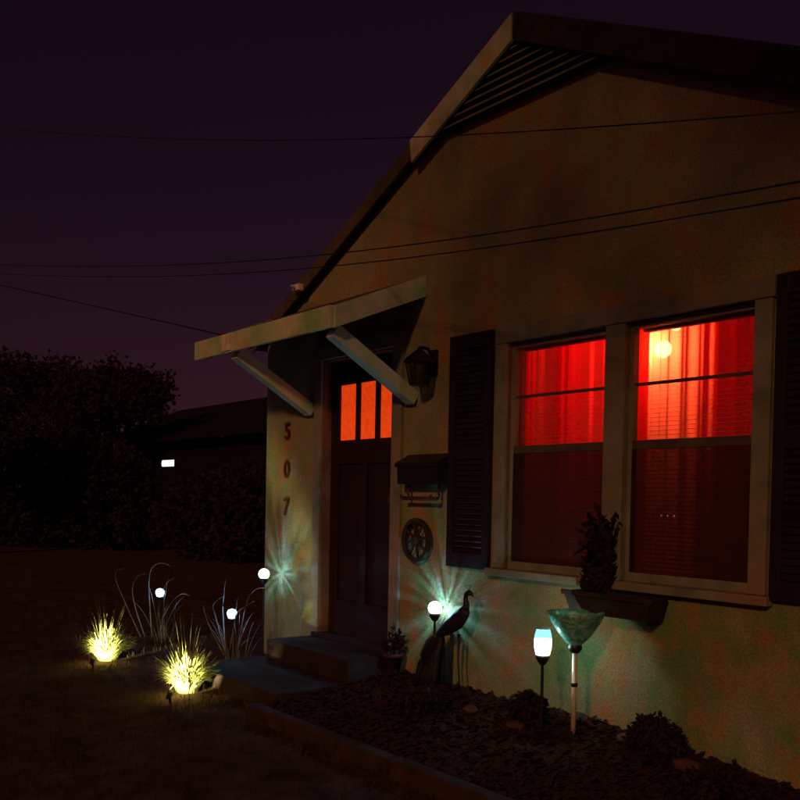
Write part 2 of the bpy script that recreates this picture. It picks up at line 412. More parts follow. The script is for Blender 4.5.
MB().box(.02, 1.03, -.05, .13, .312, .342, .004).build('threshold', CONC, house)

# ---- awning over the door
AX0, AX1, AY, AZF, AZW = -.63, 1.285, -.70, 2.49, 2.775
aw = MB(); T2 = .05
aw.add([(x, y, z+dz) for x in (AX0, AX1) for y, z in ((AY, AZF), (-.002, AZW)) for dz in (0, T2)],
       [(0, 1, 3, 2), (4, 6, 7, 5), (0, 4, 5, 1), (2, 3, 7, 6), (0, 2, 6, 4), (1, 5, 7, 3)])
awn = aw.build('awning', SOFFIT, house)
MB().box(AX0-.02, AX1+.012, AY-.030, AY-.002, AZF-.085, AZF+.052, .004).build('fascia', BEAM, awn)
MB().box(-.165, -.035, AY-.040, AY-.031, AZF-.075, AZF+.045, .003).build('joint_plate', mat('bare_pale_wood', (.80, .66, .50), .6, .3, var=.3, vscale=14), awn)  # added pale plate: its colour stands in for a bright patch of light
for x in (AX0-.012, AX1+.003):
    m_ = MB(); y0, y1 = AY+.0, -.004
    v = [(xx, y, z+dz) for xx in (x, x+.028) for y, z in ((y0, AZF), (y1, AZW)) for dz in (-.085, .052)]
    m_.add(v, [(0, 1, 3, 2), (4, 6, 7, 5), (0, 4, 5, 1), (2, 3, 7, 6), (0, 2, 6, 4), (1, 5, 7, 3)])
    m_.build('rake_board', BEAM, awn)
for x in (-.095, 1.205):
    MB().bar((x, -.012, 2.03), (x, AY+.05, 2.405), .085, .088, (0, -.35, .66)).build('brace', BEAM, awn)
for k in range(6):
    x = AX0+.12+k*(AX1-AX0-.24)/5
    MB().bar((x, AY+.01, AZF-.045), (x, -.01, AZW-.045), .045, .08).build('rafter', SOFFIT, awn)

# ---- window pair
TX0, TX1, TZ0, TZ1 = 2.078, 3.792, .958, 2.332
tr = MB()
tr.box(2.03, 2.118, -.026, -.001, .97, 2.29, .004); tr.box(3.742, 3.83, -.026, -.001, .97, 2.29, .004)
tr.box(2.02, 3.84, -.030, -.001, 2.292, 2.385, .004)
tr.build('window_casing', TRIM, house)
MB().box(2.0, 3.86, -.06, .02, .925, .968, .006).build('window_sill', TRIM, house)
MB().box(2.868, 2.999, -.022, .075, .969, 2.290, .004).build('mullion', TRIM, house)
wj = MB().box(2.0765, 2.1185, .001, .137, .9695, 2.289).box(3.7415, 3.7935, .001, .137, .9695, 2.289)
wj.box(2.0765, 3.7935, .001, .137, 2.2895, 2.3335).box(2.0765, 3.7935, .021, .137, .9565, .9692); wj.build('window_jamb', JAMB, house)
WINS = [(2.119, 2.867), (3.0, 3.741)]
for x0, x1 in WINS:
    f = MB(); z0, z1, y0, y1 = .97, 2.289, .020, .06
    f.box(x0, x0+.026, y0, y1, z0, z1); f.box(x1-.026, x1, y0, y1, z0, z1)
    f.box(x0+.0261, x1-.0261, y0, y1, z1-.028, z1); f.box(x0+.0261, x1-.0261, y0, y1, z0, z0+.045)
    win = f.build('window', TRIM, house)
    MB().box(x0+.0262, x1-.0262, y0+.004, y1-.002, 1.645, 1.69).build('meeting_rail', SOFFIT, win)
    MB().box(x0+.0262, x1-.0262, y0+.016, y1-.012, 1.968, 1.984).build('muntin', SOFFIT, win)
    MB().box(x0+.0262, x1-.0262, .044, .048, 1.69, z1-.0281).build('upper_pane', GLASS, win)
    MB().box(x0+.0262, x1-.0262, .052, .056, z0+.0451, 1.644).build('lower_pane', GLASS, win)
    MB().box(x0+.0265, x1-.0265, .0205, .0215, z0+.0452, 1.646).build('insect_screen', SCREEN, win)

# ---- shutters with raised panels
for x0 in (1.606, 3.853):
    w_ = .388; z0, z1 = .951, 2.385
    s_ = MB(); y0, y1 = -.034, -.004
    s_.box(x0, x0+.055, y0, y1, z0, z1, .003); s_.box(x0+w_-.055, x0+w_, y0, y1, z0, z1, .003)
    for a_, c_ in ((z0, z0+.09), (1.62, 1.70), (z1-.09, z1)): s_.box(x0+.054, x0+w_-.054, y0+.002, y1, a_, c_)
    sh = s_.build('shutter', SHUT, house)
    for a_, c_ in ((z0+.09, 1.62), (1.70, z1-.09)):
        n = int((c_-a_)/.034)
        for k in range(n):
            z = a_+(k+.5)*(c_-a_)/n
            MB().add([(x0+.055, -.010, z+.020), (x0+w_-.055, -.010, z+.020), (x0+w_-.055, -.028, z-.010), (x0+.055, -.028, z-.010),
                      (x0+.055, -.006, z+.016), (x0+w_-.055, -.006, z+.016), (x0+w_-.055, -.024, z-.016), (x0+.055, -.024, z-.016)],
                     [(0, 3, 2, 1), (4, 5, 6, 7), (3, 7, 6, 2), (0, 4, 7, 3), (1, 2, 6, 5), (0, 1, 5, 4)]).build('slat', SHUT, sh)

# ---- house number, one digit above the other
def text_mesh(name, body, size, depth, loc, m, parent):
    cu = bpy.data.curves.new(name, 'FONT'); cu.body = body; cu.size = size; cu.extrude = depth; cu.align_x = 'CENTER'; cu.offset = .001
    o = bpy.data.objects.new(name, cu); col.objects.link(o)
    dg = bpy.context.evaluated_depsgraph_get(); me = bpy.data.meshes.new_from_object(o.evaluated_get(dg))
    bpy.data.objects.remove(o)
    me.transform(Matrix.Translation(loc) @ Matrix.Rotation(math.pi/2, 4, 'X'))
    me.materials.clear(); me.materials.append(m)
    p = bpy.data.objects.new(name, me); col.objects.link(p)
    p.parent = parent; p.matrix_parent_inverse = Matrix.Translation(parent.matrix_basis.translation).inverted()
    return p
for ch_, z in (('5', 1.83), ('0', 1.52), ('7', 1.22)):
    text_mesh('digit', ch_, .19, .006, (-.45, -.012, z), RUST, house)

# ---- the room behind the window
rm = MB(); rx0, rx1, ry0, ry1, rz0, rz1 = 1.30, 5.1, .141, 3.6, .30, 2.56
rm.quad((rx0, ry1, rz0), (rx1, ry1, rz0), (rx1, ry1, rz1), (rx0, ry1, rz1))
rm.quad((rx0, ry0, rz0), (rx0, ry1, rz0), (rx0, ry1, rz1), (rx0, ry0, rz1))
rm.quad((rx1, ry0, rz0), (rx1, ry0, rz1), (rx1, ry1, rz1), (rx1, ry1, rz0))
rm.quad((rx0, ry0, rz1), (rx0, ry1, rz1), (rx1, ry1, rz1), (rx1, ry0, rz1))
rm.quad((rx0, ry0, rz0), (rx1, ry0, rz0), (rx1, ry1, rz0), (rx0, ry1, rz0))
rm.build('interior_room', ROOM, house)

# ------------------------------------------------------------------ curtains, blinds, lamp in the room
def drape(x0, x1, z0, z1, y, amp, freq, seed, m, name, label, group=None, nx=None):
    d = MB(); nx = nx or int((x1-x0)/.006); nz = 14; r_ = random.Random(seed)
    ph = [r_.uniform(0, 6.28) for _ in range(4)]
    for i in range(nx+1):
        x = x0+(x1-x0)*i/nx
        for j in range(nz+1):
            z = z0+(z1-z0)*j/nz; k = 1-.35*j/nz
            w = math.sin(x*freq+ph[0]+.6*math.sin(x*freq*.37+ph[1]))+.45*math.sin(x*freq*1.9+ph[2]+z*.5)+.3*math.sin(x*freq*.43+ph[3]+z*.3)
            d.v.append((x+.006*k*math.sin(x*freq*1.1+ph[2]), y+amp*k*w, z))
    for i in range(nx):
        for j in range(nz): a = i*(nz+1)+j; d.f.append((a, a+nz+1, a+nz+2, a+1))
    o = d.build(name, m, None, True); tag(o, label, 'curtain', group); return o
drape(1.72, 2.955, .80, 2.50, .215, .018, 62, 1, REDL, 'curtain', 'wide sheer red curtain behind the window half beside the door-side shutter')
drape(1.70, 2.08, .80, 2.50, .280, .022, 75, 2, REDL, 'curtain', 'gathered red drape behind the window edge closest to the door')
drape(2.24, 2.42, .80, 2.50, .280, .018, 60, 8, REDL, 'curtain', 'narrow extra red curtain fold in the middle of the duller window half')
drape(2.70, 3.95, .80, 2.50, .245, .016, 58, 3, REDS, 'curtain', 'wide sheer red curtain in front of the glowing bulb')
drape(3.17, 3.95, .80, 2.50, .300, .026, 66, 5, REDL, 'curtain', 'gathered deep red drape at the window end near the far shutter')
for i, (x0, x1) in enumerate(WINS):
    bl = empty('window_blind', ((x0+x1)/2, .12, 2.27), ['slatted blind behind the glass of the duller red window half', 'slatted blind behind the glass of the brighter window half with the bulb'][i], 'blind')
    s_ = MB(); z = 1.0
    while z < 2.25:
        s_.add([(x0+.03, .100, z-.0024), (x1-.03, .100, z-.0024), (x1-.03, .124, z+.0024), (x0+.03, .124, z+.0024)], [(0, 1, 2, 3)]); z += .0225
    s_.build('slats', SLAT, bl, kind='stuff')
    MB().box(x0+.02, x1-.02, .092, .132, 2.252, 2.285, .003).build('head_rail', SLAT, bl)
    for x in (x0+.12, x1-.12): MB().tube([(x, .112, 1.0), (x, .112, 2.252)], .0012, 5).build('cord', SLAT, bl)
lamp = None
BULB = emit('bulb_glow', (1, .66, .34), 130, .9)
for px, py, Y_, pw, rr in ((663, 349, .36, 8.0, .046), (676, 325, .95, 16, .035)):
    bp_ = onY(px, py, Y_)
    if lamp is None: lamp = empty('pendant_lamp', (bp_.x, bp_.y, 2.55), 'glowing two-bulb pendant lamp behind the red curtain', 'lamp')
    MB().lathe([(.001, -rr)]+[(rr*math.sin(a), -rr*math.cos(a)) for a in [math.pi*i/12 for i in range(1, 11)]]+[(.5*rr, .9*rr)], bp_, 20).build('bulb', BULB, lamp, True)
    MB().lathe([(.6*rr, .86*rr), (.62*rr, 1.2*rr), (.3*rr, 1.5*rr), (.006, 1.6*rr)], bp_, 14).build('socket', IRON, lamp, True)
    MB().tube([bp_+Vector((0, 0, 1.5*rr)), (bp_.x, bp_.y, 2.559)], .004, 6).build('cord', IRON, lamp)
    light('bulb_light', 'POINT', bp_, pw, (1, .62, .36), lamp, rr*.8)
lp = onY(667, 515, .146)
dv = empty('light_string', (lp.x, .146, lp.z), 'thin wire with three tiny lit beads hung inside the lower window pane', 'light string')  # made-up beads and wire stand in for small reflected glints
MB().tube([(2.75, .146, lp.z+.012), (3.0, .146, lp.z-.004), (lp.x+.1, .146, lp.z), (3.75, .146, lp.z+.02)], .0015, 5).build('wire', STAKE, dv)
GLINT = emit('led', (1, .45, .4), 3)
for k in range(3):
    MB().lathe([(.0001, -.005), (.004, -.0025), (.0045, 0), (.004, .0025), (.0001, .005)], (lp.x-.035+.04*k, lp.y, lp.z-.002), 8).build('indicator', GLINT, dv)

# ------------------------------------------------------------------ things fixed on the wall
ln = empty('wall_lantern', (1.42, -.005, 2.09), 'unlit dark wall lantern beside the awning brace above the mailbox', 'lantern')
MB().box(1.385, 1.455, -.022, -.003, 2.16, 2.33, .006).build('back_plate', IRON, ln)
MB().tube([(1.42, -.02, 2.27), (1.42, -.06, 2.33), (1.42, -.11, 2.335), (1.42, -.13, 2.31)], .011, 8).build('arm', IRON, ln, True)
MB().lathe([(.105, 0), (.085, .03), (.03, .075), (.016, .085), (.012, .10), (.001, .105)], (1.42, -.13, 2.235), 6).build('cap', IRON, ln)
lg = MB()
for k in range(6):
    a = math.pi/3*k; c_, s_ = math.cos(a), math.sin(a)
    lg.bar((1.42+.058*c_, -.13+.058*s_, 2.10), (1.42+.088*c_, -.13+.088*s_, 2.238), .012, .012)
lg.lathe([(.001, -.005), (.062, -.005), (.064, .012), (.001, .014)], (1.42, -.13, 2.095), 6).build('cage', IRON, ln)
MB().lathe([(.052, 0), (.078, .135)], (1.42, -.13, 2.104), 6).build('glass', sheet_mat('smoked_glass', (.04, .025, .02), .35, .2), ln)

mbx = empty('mailbox', (1.40, -.004, 1.46), 'black wall mailbox with curled newspaper hooks beside the door', 'mailbox')
mb = MB(); prof = [(-.004, 1.465), (-.105, 1.465), (-.112, 1.60), (-.004, 1.655)]
n = len(prof); mb.v = [(x, y, z) for x in (1.175, 1.60) for y, z in prof]
mb.f = [(0, 1, 2, 3)[::-1], (4, 5, 6, 7)]+[(i, (i+1) % n, n+(i+1) % n, n+i) for i in range(n)]
mb.build('box', IRON, mbx)
lid = MB().add([(x, y, z) for x in (1.165, 1.61) for y, z in ((-.004, 1.662), (-.122, 1.603), (-.126, 1.575), (-.116, 1.575), (-.112, 1.598), (-.004, 1.654))],
               [(0, 1, 2, 3, 4, 5)[::-1], (6, 7, 8, 9, 10, 11)]+[(i, (i+1) % 6, 6+(i+1) % 6, 6+i) for i in range(6)])
lid.build('lid', IRON, mbx)
for x in (1.23, 1.55):
    pts = [(x, -.05, 1.468), (x, -.06, 1.40)]+[(x, -.085-.035*math.cos(a)*1, 1.40-.035*math.sin(a)) for a in [math.pi-.3*i for i in range(0, 11)]]
    MB().tube(pts, .008, 7).build('hook', RUST, mbx, True)
MB().tube([(1.21, -.086, 1.372), (1.57, -.086, 1.372)], .013, 8).build('paper_bar', RUST, mbx, True)

wc = Vector((1.31, -.045, 1.10))
wh = empty('wagon_wheel', (wc.x, -.004, .95), 'small dark spoked wheel hung on the wall under the mailbox', 'wheel')
rim = MB(); NR = 36
for i in range(NR):
    a = 2*math.pi*i/NR
    for rr, yy in ((.144, -.012), (.144, .014), (.116, .014), (.116, -.012)): rim.v.append((wc.x+rr*math.cos(a), wc.y+yy, wc.z+rr*math.sin(a)))
for i in range(NR):
    for k in range(4): rim.f.append((i*4+k, i*4+(k+1) % 4, ((i+1) % NR)*4+(k+1) % 4, ((i+1) % NR)*4+k))
rim.build('rim', DARKW, wh)
hb = MB().lathe([(.001, -.02), (.036, -.02), (.036, .02), (.02, .032), (.001, .034)], n=16); hb.v = [(wc.x+x, wc.y-z, wc.z+y) for x, y, z in hb.v]
hb.build('hub', DARKW, wh)
for k in range(8):
    a = 2*math.pi*k/8+.2; c_, s_ = math.cos(a), math.sin(a)
    MB().tube([(wc.x+.033*c_, wc.y, wc.z+.033*s_), (wc.x+.08*c_, wc.y, wc.z+.08*s_), (wc.x+.118*c_, wc.y, wc.z+.118*s_)], [.008, .011, .008], 7).build('spoke', DARKW, wh, True)
MB().tube([(wc.x, -.003, wc.z+.125), (wc.x, -.04, wc.z+.128)], .005, 6).build('hook', IRON, wh)

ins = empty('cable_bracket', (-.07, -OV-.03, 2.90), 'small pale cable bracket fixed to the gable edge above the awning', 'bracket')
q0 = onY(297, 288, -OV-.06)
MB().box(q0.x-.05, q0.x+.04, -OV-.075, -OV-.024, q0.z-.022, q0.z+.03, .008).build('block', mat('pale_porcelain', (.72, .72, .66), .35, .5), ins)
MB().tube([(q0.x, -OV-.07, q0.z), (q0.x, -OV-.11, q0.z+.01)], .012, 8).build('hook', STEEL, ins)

# ------------------------------------------------------------------ planter under the window, with its plant
bx = empty('window_box', (3.03, -.08, .80), 'long dark window box fixed to the wall under the sill', 'planter')
MB().add([(x, y, z) for x0, x1, y0, z in ((2.78, 3.28, -.145, .795), (2.745, 3.315, -.165, .905)) for x, y in ((x0, -.03), (x0, y0), (x1, y0), (x1, -.03))],
         [(0, 1, 2, 3), (0, 4, 5, 1), (1, 5, 6, 2), (2, 6, 7, 3), (3, 7, 4, 0)]).build('trough', DARKW, bx)
MB().box(2.735, 3.325, -.172, -.160, .885, .912, .003).build('rim', DARKW, bx)
for x in (2.85, 3.2): MB().box(x-.012, x+.012, -.03, -.003, .76, .90).build('bracket', IRON, bx)
MB().quad((2.76, -.155, .893), (3.30, -.155, .893), (3.30, -.031, .893), (2.76, -.031, .893)).build('soil', MULCH, bx)

def leaf_quad(m_, p, d, n_, l, w):
    s_ = d.cross(n_).normalized()*w
    m_.add([p, p+d*l*.5+s_, p+d*l, p+d*l*.5-s_], [(0, 1, 2, 3)])
def rvec(r_): 
    while True:
        v = Vector((r_.uniform(-1, 1), r_.uniform(-1, 1), r_.uniform(-1, 1)))
        if .05 < v.length < 1: return v.normalized()
def bush(m_, c, rx, ry, rz, n_, l, w, r_, core=.2, hole=.0, hs=1.0):
    c = Vector(c)
    k = 0; tries = 0
    while k < n_ and tries < n_*6:
        tries += 1
        v = rvec(r_); q = r_.uniform(core, 1)**.5
        lump = 1+.28*fbm(v.x, v.y, v.z+c.x, 1.9)
        p = c+Vector((v.x*rx, v.y*ry, v.z*rz))*q*lump
        if hole and fbm(p.x, p.y, p.z, hs) < -.5+hole: continue
        d = (v*.6+rvec(r_)).normalized(); leaf_quad(m_, p, d, rvec(r_), l*r_.uniform(.6, 1.3), w*r_.uniform(.6, 1.3)); k += 1
r_ = random.Random(11)
pl = empty('potted_plant', (2.93, -.09, .893), 'dark leafy plant growing up from the window box in front of the mullion', 'plant')
f_ = MB(); stems = MB()
for k in range(9):
    bx_ = 2.93+r_.uniform(-.09, .09); tx = bx_+r_.uniform(-.10, .10); tz = r_.uniform(1.08, 1.36)
    pts = [(bx_, -.09, .89), ((bx_+tx)/2+r_.uniform(-.02, .02), -.10, (.89+tz)/2), (tx, -.11+r_.uniform(-.03, .03), tz)]
    stems.tube(pts, .004, 5)
    for j in range(34):
        q = j/34; p = Vector(pts[0]).lerp(Vector(pts[2]), q)+rvec(r_)*.02
        d = (rvec(r_)+Vector((0, -.1, .3))).normalized(); leaf_quad(f_, p, d, rvec(r_), r_.uniform(.05, .10), r_.uniform(.012, .024))
f_.build('leaves', LEAF_D, pl); stems.build('stems', LEAF_D, pl)

# ------------------------------------------------------------------ garden lights
def star_light(o, scale, lo, hi, power):
    """crackled glass throws uneven rays: vary the lamp's output with direction"""
    l = o.data; l.use_nodes = True; t = l.node_tree; L = t.links
    em = [n for n in t.nodes if n.type == 'EMISSION'][0]
    ge = t.nodes.new('ShaderNodeTexCoord')
    sx = t.nodes.new('ShaderNodeSeparateXYZ'); L.new(ge.outputs['Normal'], sx.inputs[0])
    my = t.nodes.new('ShaderNodeMath'); my.operation = 'MULTIPLY'; my.inputs[1].default_value = .25; L.new(sx.outputs[1], my.inputs[0])
    cx = t.nodes.new('ShaderNodeCombineXYZ'); L.new(sx.outputs[0], cx.inputs[0]); L.new(sx.outputs[2], cx.inputs[2])
    nm = t.nodes.new('ShaderNodeVectorMath'); nm.operation = 'NORMALIZE'; L.new(cx.outputs[0], nm.inputs[0])
    ad = t.nodes.new('ShaderNodeCombineXYZ'); s2 = t.nodes.new('ShaderNodeSeparateXYZ'); L.new(nm.outputs[0], s2.inputs[0])
    L.new(s2.outputs[0], ad.inputs[0]); L.new(my.outputs[0], ad.inputs[1]); L.new(s2.outputs[2], ad.inputs[2])
    def field(src, sc, a, b_, lo_, hi_, seed):
        mp = t.nodes.new('ShaderNodeMapping'); mp.inputs['Location'].default_value = (seed, seed, seed); L.new(src, mp.inputs[0])
        n1 = t.nodes.new('ShaderNodeTexNoise'); n1.inputs['Scale'].default_value = sc; n1.inputs['Detail'].default_value = 3; n1.inputs['Roughness'].default_value = .6
        L.new(mp.outputs[0], n1.inputs['Vector'])
        mr = t.nodes.new('ShaderNodeMapRange'); mr.inputs['From Min'].default_value = a; mr.inputs['From Max'].default_value = b_
        mr.inputs['To Min'].default_value = lo_; mr.inputs['To Max'].default_value = hi_; L.new(n1.outputs[0], mr.inputs['Value']); return mr.outputs[0]
    f1 = field(ad.outputs[0], scale, .40, .66, lo, hi, o.location.x)
    f2 = field(ge.outputs['Normal'], 4.5, .35, .65, .35, 1.5, o.location.y)
    mm = t.nodes.new('ShaderNodeMath'); mm.operation = 'MULTIPLY'; L.new(f1, mm.inputs[0]); L.new(f2, mm.inputs[1]); L.new(mm.outputs[0], em.inputs['Strength'])
GLOBE = emit('lit_crackle_globe', (.82, .95, 1.0), 3.2, .55)
def globe_light(c, zb, label, power, r=.044, shape='globe', lum=None, col_=(.26, .62, 1.0), star=True):
    t = empty('solar_light', (c.x, c.y, zb), label, 'garden light', 'solar lights along the wall')
    if shape == 'globe': prof = [(.001, -r)]+[(r*math.sin(a), -r*math.cos(a)) for a in [math.pi*i/12 for i in range(1, 12)]]+[(.001, r)]
    else: prof = [(.018, -.072), (.036, -.06), (.044, -.025), (.045, .015), (.0455, .022)]
    MB().lathe(prof, c, 22).build('globe', lum or GLOBE, t, True)
    zl = c.z-(r if shape == 'globe' else .072)
    MB().lathe([(.001, .012), (.034, .010), (.036, -.004), (.022, -.03), (.012, -.04)], (c.x, c.y, zl), 14).build('collar', STAKE, t, True)
    MB().tube([(c.x, c.y, zl-.03), (c.x, c.y, zb-.02)], .008, 8).build('stake', STAKE, t)
    if shape != 'globe':
        MB().lathe([(.0455, .0225), (.042, .045), (.036, .066), (.034, .073)], c, 22).build('upper_glass', emit('cyan_glass', (.30, .80, .86), .8, .6), t, True)
        MB().lathe([(.034, .071), (.037, .073), (.037, .080), (.001, .086)], c, 18).build('cap', mat('pale_cap', (.35, .6, .65), .4, .4), t, True)
    o = light('globe_glow', 'POINT', c, power, col_, t, .012)
    if star: star_light(o, 4.2, .03, 2.6, power)
    return t
gl = onY(264, 574, -.16); globe_light(gl, .05, 'round white glowing globe light on a stake at the house corner', 3.4)
gm = onY(435, 608, -.09); globe_light(gm, bed_h(gm.x, gm.y), 'round white glowing globe light behind the peacock statue', 5.0)
gj = onY(543, 643, -.36)
JAR = emit('lit_frosted_jar', (.72, .93, 1.0), 2.2, .5)
globe_light(gj, bed_h(gj.x, gj.y), 'white glowing jar-shaped light on a stake beside the teal bowl', 3.8, shape='jar', lum=JAR, col_=(.62, .95, .88), star=False)

# glass bird bath beside the jar light
bt = onY(576, 612, -.28)
bb = empty('bird_bath', (bt.x, bt.y, bed_h(bt.x, bt.y)), 'teal glass bowl on a shiny steel pole in the garden bed', 'bird bath')
def teal():
    m = bpy.data.materials.new('teal_glass'); m.use_nodes = True; t = m.node_tree; L = t.links; p = t.nodes['Principled BSDF']
    p.inputs['Roughness'].default_value = .18; p.inputs['Specular IOR Level'].default_value = .7
    tc = t.nodes.new('ShaderNodeTexCoord'); n = t.nodes.new('ShaderNodeTexNoise'); n.inputs['Scale'].default_value = 16; n.inputs['Distortion'].default_value = 2
    L.new(tc.outputs['Object'], n.inputs['Vector'])
    r = t.nodes.new('ShaderNodeValToRGB'); r.color_ramp.elements[0].color = (.14, .62, .48, 1); r.color_ramp.elements[1].color = (.62, .95, .86, 1)
    r.color_ramp.elements[0].position = .42; r.color_ramp.elements[1].position = .62
    L.new(n.outputs[0], r.inputs[0]); L.new(r.outputs[0], p.inputs['Base Color'])
    tl = t.nodes.new('ShaderNodeBsdfTranslucent'); L.new(r.outputs[0], tl.inputs[0]); mx = t.nodes.new('ShaderNodeMixShader'); mx.inputs[0].default_value = .55
    o = t.nodes['Material Output']; L.new(p.outputs[0], mx.inputs[1]); L.new(tl.outputs[0], mx.inputs[2]); L.new(mx.outputs[0], o.inputs[0])
    return m
BR = .147
bowl = MB().lathe([(.03, -.165), (.05, -.15), (.085, -.11), (.118, -.06), (.138, -.02), (BR, .0), (BR-.006, .0), (.131, -.02), (.111, -.06), (.079, -.105), (.045, -.143), (.001, -.155)], bt, 32)
bowl.build('bowl', teal(), bb, True)
MB().lathe([(.022, -.205), (.034, -.19), (.036, -.175), (.028, -.160)], bt, 16).build('collar', STAKE, bb, True)
zb_ = bed_h(bt.x, bt.y)
MB().tube([(bt.x, bt.y, bt.z-.20), (bt.x, bt.y, zb_-.02)], .0135, 14).build('pole', STEEL, bb, True)
MB().lathe([(.0137, -.01), (.017, -.008), (.017, .008), (.0137, .01)], (bt.x, bt.y, (bt.z+zb_)/2-.06), 14).build('joint', STAKE, bb)

# ------------------------------------------------------------------ peacock statue
pb = onY(430, 690, -.16); pz = bed_h(pb.x, pb.y)
pk = empty('peacock_statue', (pb.x+.1, pb.y, pz), 'dark metal peacock statue with long trailing tail in front of the wall', 'statue')
def skin_body(chain, name, m, parent, n=14, flat=1.0):
    """lofted tube through (point, radius) with smooth interpolation"""
    pts = [Vector(p) for p, _ in chain]; rs = [r for _, r in chain]; P, R_ = [], []
    for i in range(len(pts)-1):
        p0, p1, p2, p3 = pts[max(i-1, 0)], pts[i], pts[i+1], pts[min(i+2, len(pts)-1)]
        for k in range(6):
            t = k/6
            P.append(.5*((2*p1)+(p2-p0)*t+(2*p0-5*p1+4*p2-p3)*t*t+(3*p1-p0-3*p2+p3)*t**3)); R_.append(rs[i]+(rs[i+1]-rs[i])*(t*t*(3-2*t)))
    P.append(pts[-1]); R_.append(rs[-1])
    m_ = MB().tube(P, R_, n)
    y0 = pts[0].y; m_.v = [(x, y0+(y-y0)*flat, z) for x, y, z in m_.v]
    return m_.build(name, m, parent, True)
PKM = mat('dark_bronze', (.020, .016, .018), .55, .3, metal=.2, var=.4, vscale=18, bump=.4, bscale=50)
Y = pb.y
def P_(x, y): q = onY(x, y, Y); return (q.x, Y, q.z)
# rump, back, breast, neck, head
skin_body([(P_(436, 641), .012), (P_(441, 633), .030), (P_(449, 627), .046), (P_(457, 621), .052), (P_(463, 614), .042), (P_(466, 606), .024),
           (P_(465.5, 599), .016), (P_(466.5, 594.5), .016), (P_(469.5, 593), .017), (P_(472, 594.5), .010)], 'body', PKM, pk, 16, .8)
skin_body([(P_(471.5, 594.6), .007), (P_(474.5, 597.5), .001)], 'beak', PKM, pk, 8)
for k in range(5):
    a = -.5+.25*k; h = Vector(P_(468.5, 591.5)); tip = h+Vector((math.sin(a)*.03-.006, .006*(k-2), .036*math.cos(a)))
    MB().tube([h, tip], .0012, 4).build('crest_feather', PKM, pk)
    MB().lathe([(.0005, -.004), (.0035, 0), (.0005, .005)], tip, 6).build('crest_tip', PKM, pk)
# trailing tail: fan of long feathers drooping to the ground
t0 = Vector(P_(443, 636))
for k in range(15):
    q = k/14; e = Vector(P_(419+q*20, 694)); e.y = Y+.05*math.sin(k*2.1); e.z = max(e.z, bed_h(e.x, e.y)+.01)
    mid = Vector(P_(423+q*17, 634+q*14)); mid.y = Y+.035*math.sin(k*1.7)
    f_ = MB(); pts = []
    for i in range(9):
        t = i/8; pts.append(t0*(1-t)**2+mid*2*t*(1-t)+e*t*t)
    f_.tube(pts, [.008+.018*min(1, i/3)*(1-.4*(i/8)**4) for i in range(9)], 6); f_.build('tail_feather', PKM, pk, True)
for dx, dy in ((0, -.022), (.02, .022)):
    a = Vector(P_(455, 634)); foot = Vector((a.x+dx+.01, Y+dy, bed_h(a.x, Y)+.012))
    MB().tube([(a.x+dx*.5, Y+dy, a.z), (a.x+dx-.012, Y+dy, (a.z+foot.z)/2+.02), foot], [.012, .005, .004], 7).build('leg', PKM, pk, True)
    ft = MB()
    for an in (-.5, 0, .5, 3.14): ft.tube([foot, foot+Vector((math.cos(an)*.05, math.sin(an)*.05, -.006))], [.005, .003], 5)
    ft.build('foot', PKM, pk)

# ------------------------------------------------------------------ ornamental grasses with spotlights
def blades(n_, base, h, spread, droop, w, r_, seg=6, rb=.06, lean=(0, 0)):
    m_ = MB(); base = Vector(base)
    for _ in range(n_):
        a = r_.uniform(0, 6.283); k = r_.uniform(.15, 1)**.8; H = h*r_.uniform(.55, 1.05); S = spread*k*r_.uniform(.6, 1.2)
        dx, dy = math.cos(a), math.sin(a); side = Vector((-dy, dx, 0)); b0 = base+Vector((dx, dy, 0))*rb*r_.random()
        prev = None; o = len(m_.v); dr = droop*k*r_.uniform(.5, 1.3)
        for i in range(seg+1):
            t = i/seg
            p = b0+Vector((dx, dy, 0))*S*(t**1.3)+Vector((lean[0]*t, lean[1]*t, H*(t-dr*t**2.6)))
            ww = w*(1-t)**.7*(.6+.4*min(1, t*5))
            m_.v += [tuple(p-side*ww), tuple(p+side*ww)]
        for i in range(seg): m_.f.append((o+2*i, o+2*i+1, o+2*i+3, o+2*i+2))
    return m_
def spot(c, aim, power, color, label, size=80, lens=4.0, group=None, r=.032):
    """low stake spotlight with a tilted can and glowing lens"""
    c = Vector(c); d = (Vector(aim)-c).normalized()
    t = empty('spotlight', (c.x, c.y, .05), label, 'spotlight', group)
    x = d.cross(Vector((0, 0, 1))).normalized(); y = x.cross(d)
    def oriented(prof, n=14):
        m_ = MB().lathe(prof, n=n); m_.v = [tuple(c+x*a+y*b_+d*e) for a, b_, e in m_.v]; return m_
    oriented([(.001, -.085), (r*.7, -.08), (r*.95, -.04), (r*1.08, .008), (r, .008), (r*.95, -.004)]).build('can', STAKE, t, True)
    oriented([(.001, .001), (r*.96, -.002)]).build('lens', emit('lens_'+label[:8], color, lens), t)
    MB().tube([c-d*.04, (c.x, c.y, .03)], .008, 7).build('stake', STAKE, t)
    o = light('spot_beam', 'SPOT', c+d*.012, power, color, t, .01); o.data.spot_size = math.radians(size); o.data.spot_blend = .6
    o.rotation_euler = d.to_track_quat('-Z', 'Y').to_euler()
    return t
r_ = random.Random(5)
GZ = .05
